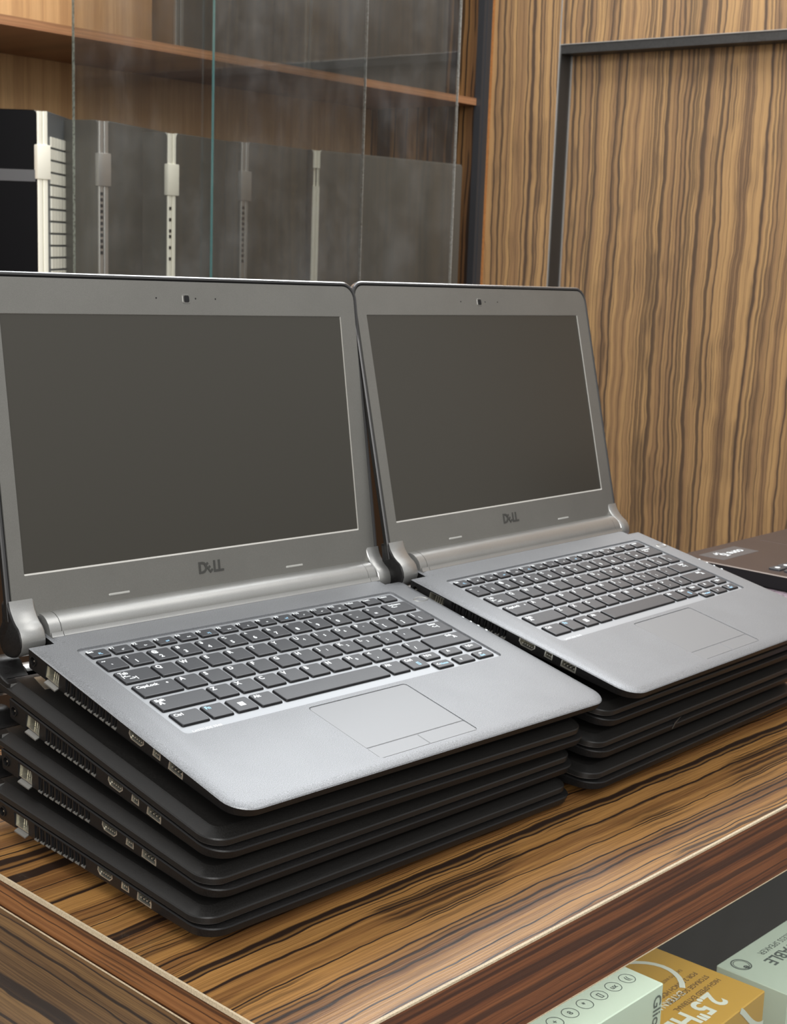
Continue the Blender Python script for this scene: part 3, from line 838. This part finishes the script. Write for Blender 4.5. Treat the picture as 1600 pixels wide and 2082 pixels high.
# neighbouring lower counter on the left
bm = bmesh.new(); box(bm, -1.2, TX0 - .0035, -1.3, .62, FLOOR_Z, -.0185)
nb = empty('side_counter', (0, 0, FLOOR_Z)); tag(nb, 'darker striped counter surface set slightly lower, at bottom left', 'counter')
me = mesh('countertop', bm, M['counter']); me.transform(Matrix.Translation((0, 0, -FLOOR_Z))); link('countertop', me, nb)
bm = bmesh.new(); box(bm, TX0 - .0036, TX0 - .0028, -1.3, .62, -.0400, -.0181)
me = mesh('edge_trim', bm, M['cream']); me.transform(Matrix.Translation((0, 0, -FLOOR_Z))); link('edge_trim', me, nb)

# ================================================================== LAPTOP STACKS
A1 = (((0.999657, 0.023743, 0.011096), (-0.020872, 0.977307, -0.210799), (-0.015849, 0.210495, 0.977466)), (0.01272, 0.05471, 0.10047))
A2 = (((0.999545, 0.024415, 0.017703), (-0.021085, 0.985456, -0.168616), (-0.021562, 0.168166, 0.985523)), (0.00541, 0.06466, 0.07249))
A3 = (((0.999801, 0.007937, 0.018328), (-0.005717, 0.992977, -0.118168), (-0.019138, 0.11804, 0.992824)), (0.00348, 0.06777, 0.04608))
A4 = (((0.999805, 0.01045, 0.016776), (-0.009344, 0.997861, -0.064702), (-0.017416, 0.064532, 0.997764)), (0.00098, 0.06888, 0.01998))
B1 = (((0.999318, -0.030585, 0.020687), (0.034309, 0.976219, -0.214057), (-0.013648, 0.21462, 0.976602)), (0.3476, 0.03729, 0.09892))
open_laptop(A1[1], A1[0], 1.9649, 'open grey laptop on top of the left stack, nearest the camera')
open_laptop(B1[1], B1[0], 2.0366, 'open grey laptop on top of the right stack')
a2 = closed_laptop(A2[1], A2[0], 'closed black laptop directly under the open one in the left stack')
closed_laptop(A3[1], A3[0], 'closed black laptop, second from the bottom of the left stack')
closed_laptop(A4[1], A4[0], 'closed black laptop at the bottom of the left stack, resting on the counter')
closed_laptop((.3432, .0563, .0715), rot3(9.68, 1.0, 2.2), 'closed black laptop directly under the open one in the right stack')
b3 = closed_laptop((.3362, .0576, .0458), rot3(6.78, 1.0, 2.3), 'closed black laptop with a pale scrape on its front edge, middle of the right stack')
closed_laptop((.3321, .0572, .01998), rot3(3.7, 1.0, 2.4), 'closed black laptop at the bottom of the right stack, resting on the counter')

bm = bmesh.new(); prism(bm, [(-.0098, .1136), (-.0052, .1136), (-.0012, .1312), (-.0072, .1312)], .0089, .0093)
link('sticker', mesh('sticker', bm, M['port']), a2)['label'] = 'small silver sticker on the lid'
bm = bmesh.new()
loft(bm, [[(x, y, z) for x, z in ((.0770, -.0042), (.0782, -.0042), (.0850, .0026), (.0880, .0034), (.0830, .0016), (.0800, .0004))] for y in (-.0799, -.0796)])
link('scuff_mark', mesh('scuff_mark', bm, M['logo']), b3)['label'] = 'pale scuffed scrape'

# ---- brown laptop behind right, turned away, and the mauve case it lies on
bz = .0330
bl = empty('laptop', (1.06, .15, bz))
tag(bl, 'dark brown open laptop with stickers, turned away, at the right edge', 'laptop')
M['brown_edge'] = plain('brown_edge', (.35, .30, .27), .3, .6)
BW, BD = .36, .245
X0, Y0b = .884 - 1.06, .030 - .15
bm = bmesh.new(); o = rr(X0, Y0b, X0 + BW, Y0b + BD, .006, 5)
loft(bm, [[(x, y, 0) for x, y in inset(o, .003)], [(x, y, .002) for x, y in inset(o, .0008)], [(x, y, .0160) for x, y in o], [(x, y, .0170) for x, y in inset(o, .0008)]])
me = mesh('base', bm, M['black'], M['brown_deck'], M['brown_edge'], smooth=25)
for p in me.polygons:
    if p.center.z > .0155: p.material_index = 2
    if p.center.z > .0168 : p.material_index = 1
link('base', me, bl)
STK = slab('sticker', .9060 - 1.06, .9830 - 1.06, .2275 - .15, .2600 - .15, .0169, .0172, .001, M['sticker'])
s_ = link('sticker', STK, bl)
bm = bmesh.new()
text_bm(bm, 'core i5', .016, .972 - 1.06, .247 - .15, .01725, PI, .02); text_bm(bm, '14"', .010, .935 - 1.06, .254 - .15, .01725, PI, .02)
link('sticker_text', mesh('sticker_text', bm, M['legend']), s_)
tpm = slab('touchpad', 1.043 - 1.06, 1.150 - 1.06, .200 - .15, .262 - .15, .0168, .0171, .003, M['brown_deck']); link('touchpad', tpm, bl)
for i in range(17):
    for j in range(5):
        x = .9030 + i * .0190 - 1.06; y = .1720 - j * .0180 - .15
        if i == 0 and j == 0: kk = slab('key', -.0078, .0078, -.0068, .0068, 0, .0022, .002, M['key']); 
        ko = link('key', kk, bl, (x + .0078, y - .0068, .0168))
        if j < 2 and i < 4:
            if i == 0 and j == 0:
                bm = bmesh.new(); prism(bm, [(.0032 * math.cos(q * PI / 8), .0028 * math.sin(q * PI / 8)) for q in range(16)], .0022, .0024); km2 = mesh('key_legend', bm, M['legend'])
            link('key_legend', km2, ko)
bm = bmesh.new(); o = rr(X0, 0, X0 + BW, .235, .006, 5)
loft(bm, [[(x, y, 0) for x, y in o], [(x, y, .006) for x, y in o]])
link('lid', mesh('lid', bm, M['brown_deck']), bl, (0, Y0b - .002, .012), (math.radians(112), 0, 0))
bm = bmesh.new(); o = rr(.70, -.07, 1.30, .30, .01, 5)
loft(bm, [[(x - 1, y, 0) for x, y in o], [(x - 1, y, .0315) for x, y in o], [(x - 1, y, .0328) for x, y in inset(o, .0015)]])
tag(link('flat_case', mesh('flat_case', bm, M['mauve'], smooth=30), None, (1, 0, .0002)), 'mauve mottled flat case lying under the brown laptop at the right edge', 'case')

# ================================================================== BOXES IN THE CASE
ZS = -.3298
def carton(name, x1, y0, w, d, ztop, card, label, yaw=0):
    r = empty(name, (x1, y0, ZS)); r.rotation_euler = (0, 0, math.radians(yaw))
    tag(r, label, 'box')
    link('carton', mesh('carton', bevel_box(-w, 0, 0, d, 0, ztop - ZS, .0008, 1), card, smooth=20), r)
    return r
# pale green box with round icons
c1 = carton('product_box', .3318, -.0772, .30, .10, -.120, M['white_box'], 'pale green retail box with round icons, left one under the counter')
H1 = -.120 - ZS
bm = bmesh.new()
def ring(bm, cx, cy, z, r, w, mi=0, n=28):
    a = [bm.verts.new((cx + r * math.cos(2 * PI * i / n), cy + r * math.sin(2 * PI * i / n), z)) for i in range(n)]
    b = [bm.verts.new((cx + (r - w) * math.cos(2 * PI * i / n), cy + (r - w) * math.sin(2 * PI * i / n), z)) for i in range(n)]
    for i in range(n): bm.faces.new((a[i], a[(i + 1) % n], b[(i + 1) % n], b[i])).material_index = mi
for i, s_ in enumerate(['((', 'ux', '[]', '*', '8', '+']):
    cx, cy = -.0138 - i * .0167, .0212
    ring(bm, cx, cy, H1 + .0002, .0062, .0006)
    text_bm(bm, s_, .0062, cx, cy - .002, H1 + .0002, 0, .02, 1, align='C')
link('printed_icons', mesh('printed_icons', bm, M['box_ink']), c1)
bm = bmesh.new(); text_bm(bm, 'Glionmi', .0135, 0, 0, 0, 0, .01)
me = mesh('brand_text', bm, M['box_ink'])
o_ = link('printed_name', me, c1, (-.0115, -.0004, H1 - .006)); o_.rotation_euler = Matrix(((0, 1, 0), (0, 0, -1), (-1, 0, 0))).to_euler()
# orange box
c2 = carton('product_box', .4610, -.0890, .17, .12, -.170, M['orange_card'], 'orange hard-drive enclosure box with white lettering, middle one under the counter', 2)
H2 = -.170 - ZS
bm = bmesh.new()
text_bm(bm, '2.5"HDD', .026, -.034, .030, H2 + .0002, PI, .03, .95)
text_bm(bm, 'EXTERNAL CASE', .0085, -.047, .047, H2 + .0002, PI, .01)
text_bm(bm, 'USB3.0 HDD', .0135, -.108, -.0003, .0, 0, .02)
for v in bm.verts[-0:]: pass
me = mesh('white_print', bm, M['box_white'])
for v in me.vertices:
    if abs(v.co.z) < .0005 and v.co.y < .02 and False: pass
# stand the last word on the front face
vs = [v for v in me.vertices if v.co.z < .001]
for v in vs: v.co = Vector((v.co.x, -.0004, H2 - .021 + v.co.y))
link('white_print', me, c2)
bm = bmesh.new()
text_bm(bm, 'HIGH-SPEED EXTERNAL', .0062, -.010, .036, H2 + .0002, PI, .02)
text_bm(bm, 'STORAGE SOLUTION', .0062, -.012, .045, H2 + .0002, PI, .02)
text_bm(bm, 'FOR 2.5-INCH HDD', .0062, -.014, .054, H2 + .0002, PI, .02)
text_bm(bm, 'EASY TO INSTALL', .0045, -.018, .064, H2 + .0002, PI, .0)
link('brown_print', mesh('brown_print', bm, M['brown_ink']), c2)
bm = bmesh.new()
def ribbon(bm, pts, w):
    n = len(pts); L_, R_ = [], []
    for i, p in enumerate(pts):
        d = (Vector(pts[min(i + 1, n - 1)]) - Vector(pts[max(i - 1, 0)])).normalized()
        nrm = PL.cross(d) * w * .5
        L_.append(bm.verts.new(Vector(p) + nrm)); R_.append(bm.verts.new(Vector(p) - nrm))
    for i in range(n - 1): bm.faces.new((L_[i], L_[i + 1], R_[i + 1], R_[i]))
PL = Vector((0, 0, 1))
ribbon(bm, [(-.072 + .048 * math.cos(q), .074 + .034 * math.sin(q), H2 + .0003) for q in [-.9 + i * .19 for i in range(17)]], .0045)
PL = Vector((0, 1, 0))
ribbon(bm, [(-.040 + .0016 * i, -.0005, H2 - .0004 - .026 * math.sin(i / 25 * PI * .5) ** 1.2) for i in range(26)], .0045)
link('white_swoosh', mesh('white_swoosh', bm, M['box_white']), c2)
# pale box at right
c3 = carton('product_box', .782, -.0800, .262, .066, -.200, M['white_box'], 'pale green speaker box, rightmost under the counter', 0)
H3 = -.200 - ZS
bm = bmesh.new()
text_bm(bm, 'BT', .012, -.165, .030, H3 + .0002, PI, .02); text_bm(bm, 'PORTABLE', .016, -.150, .0425, H3 + .0002, PI, .02)
text_bm(bm, 'WIRELESS SPEAKER', .0080, -.150, .0530, H3 + .0002, PI, .0)
ring(bm, -.246, .052, H3 + .0002, .0090, .0012); ring(bm, -.246, .052, H3 + .0002, .0070, .0007); text_bm(bm, 'e', .010, -.246, .049, H3 + .0002, PI, .03, align='C')
link('dark_print', mesh('dark_print', bm, M['box_ink']), c3)
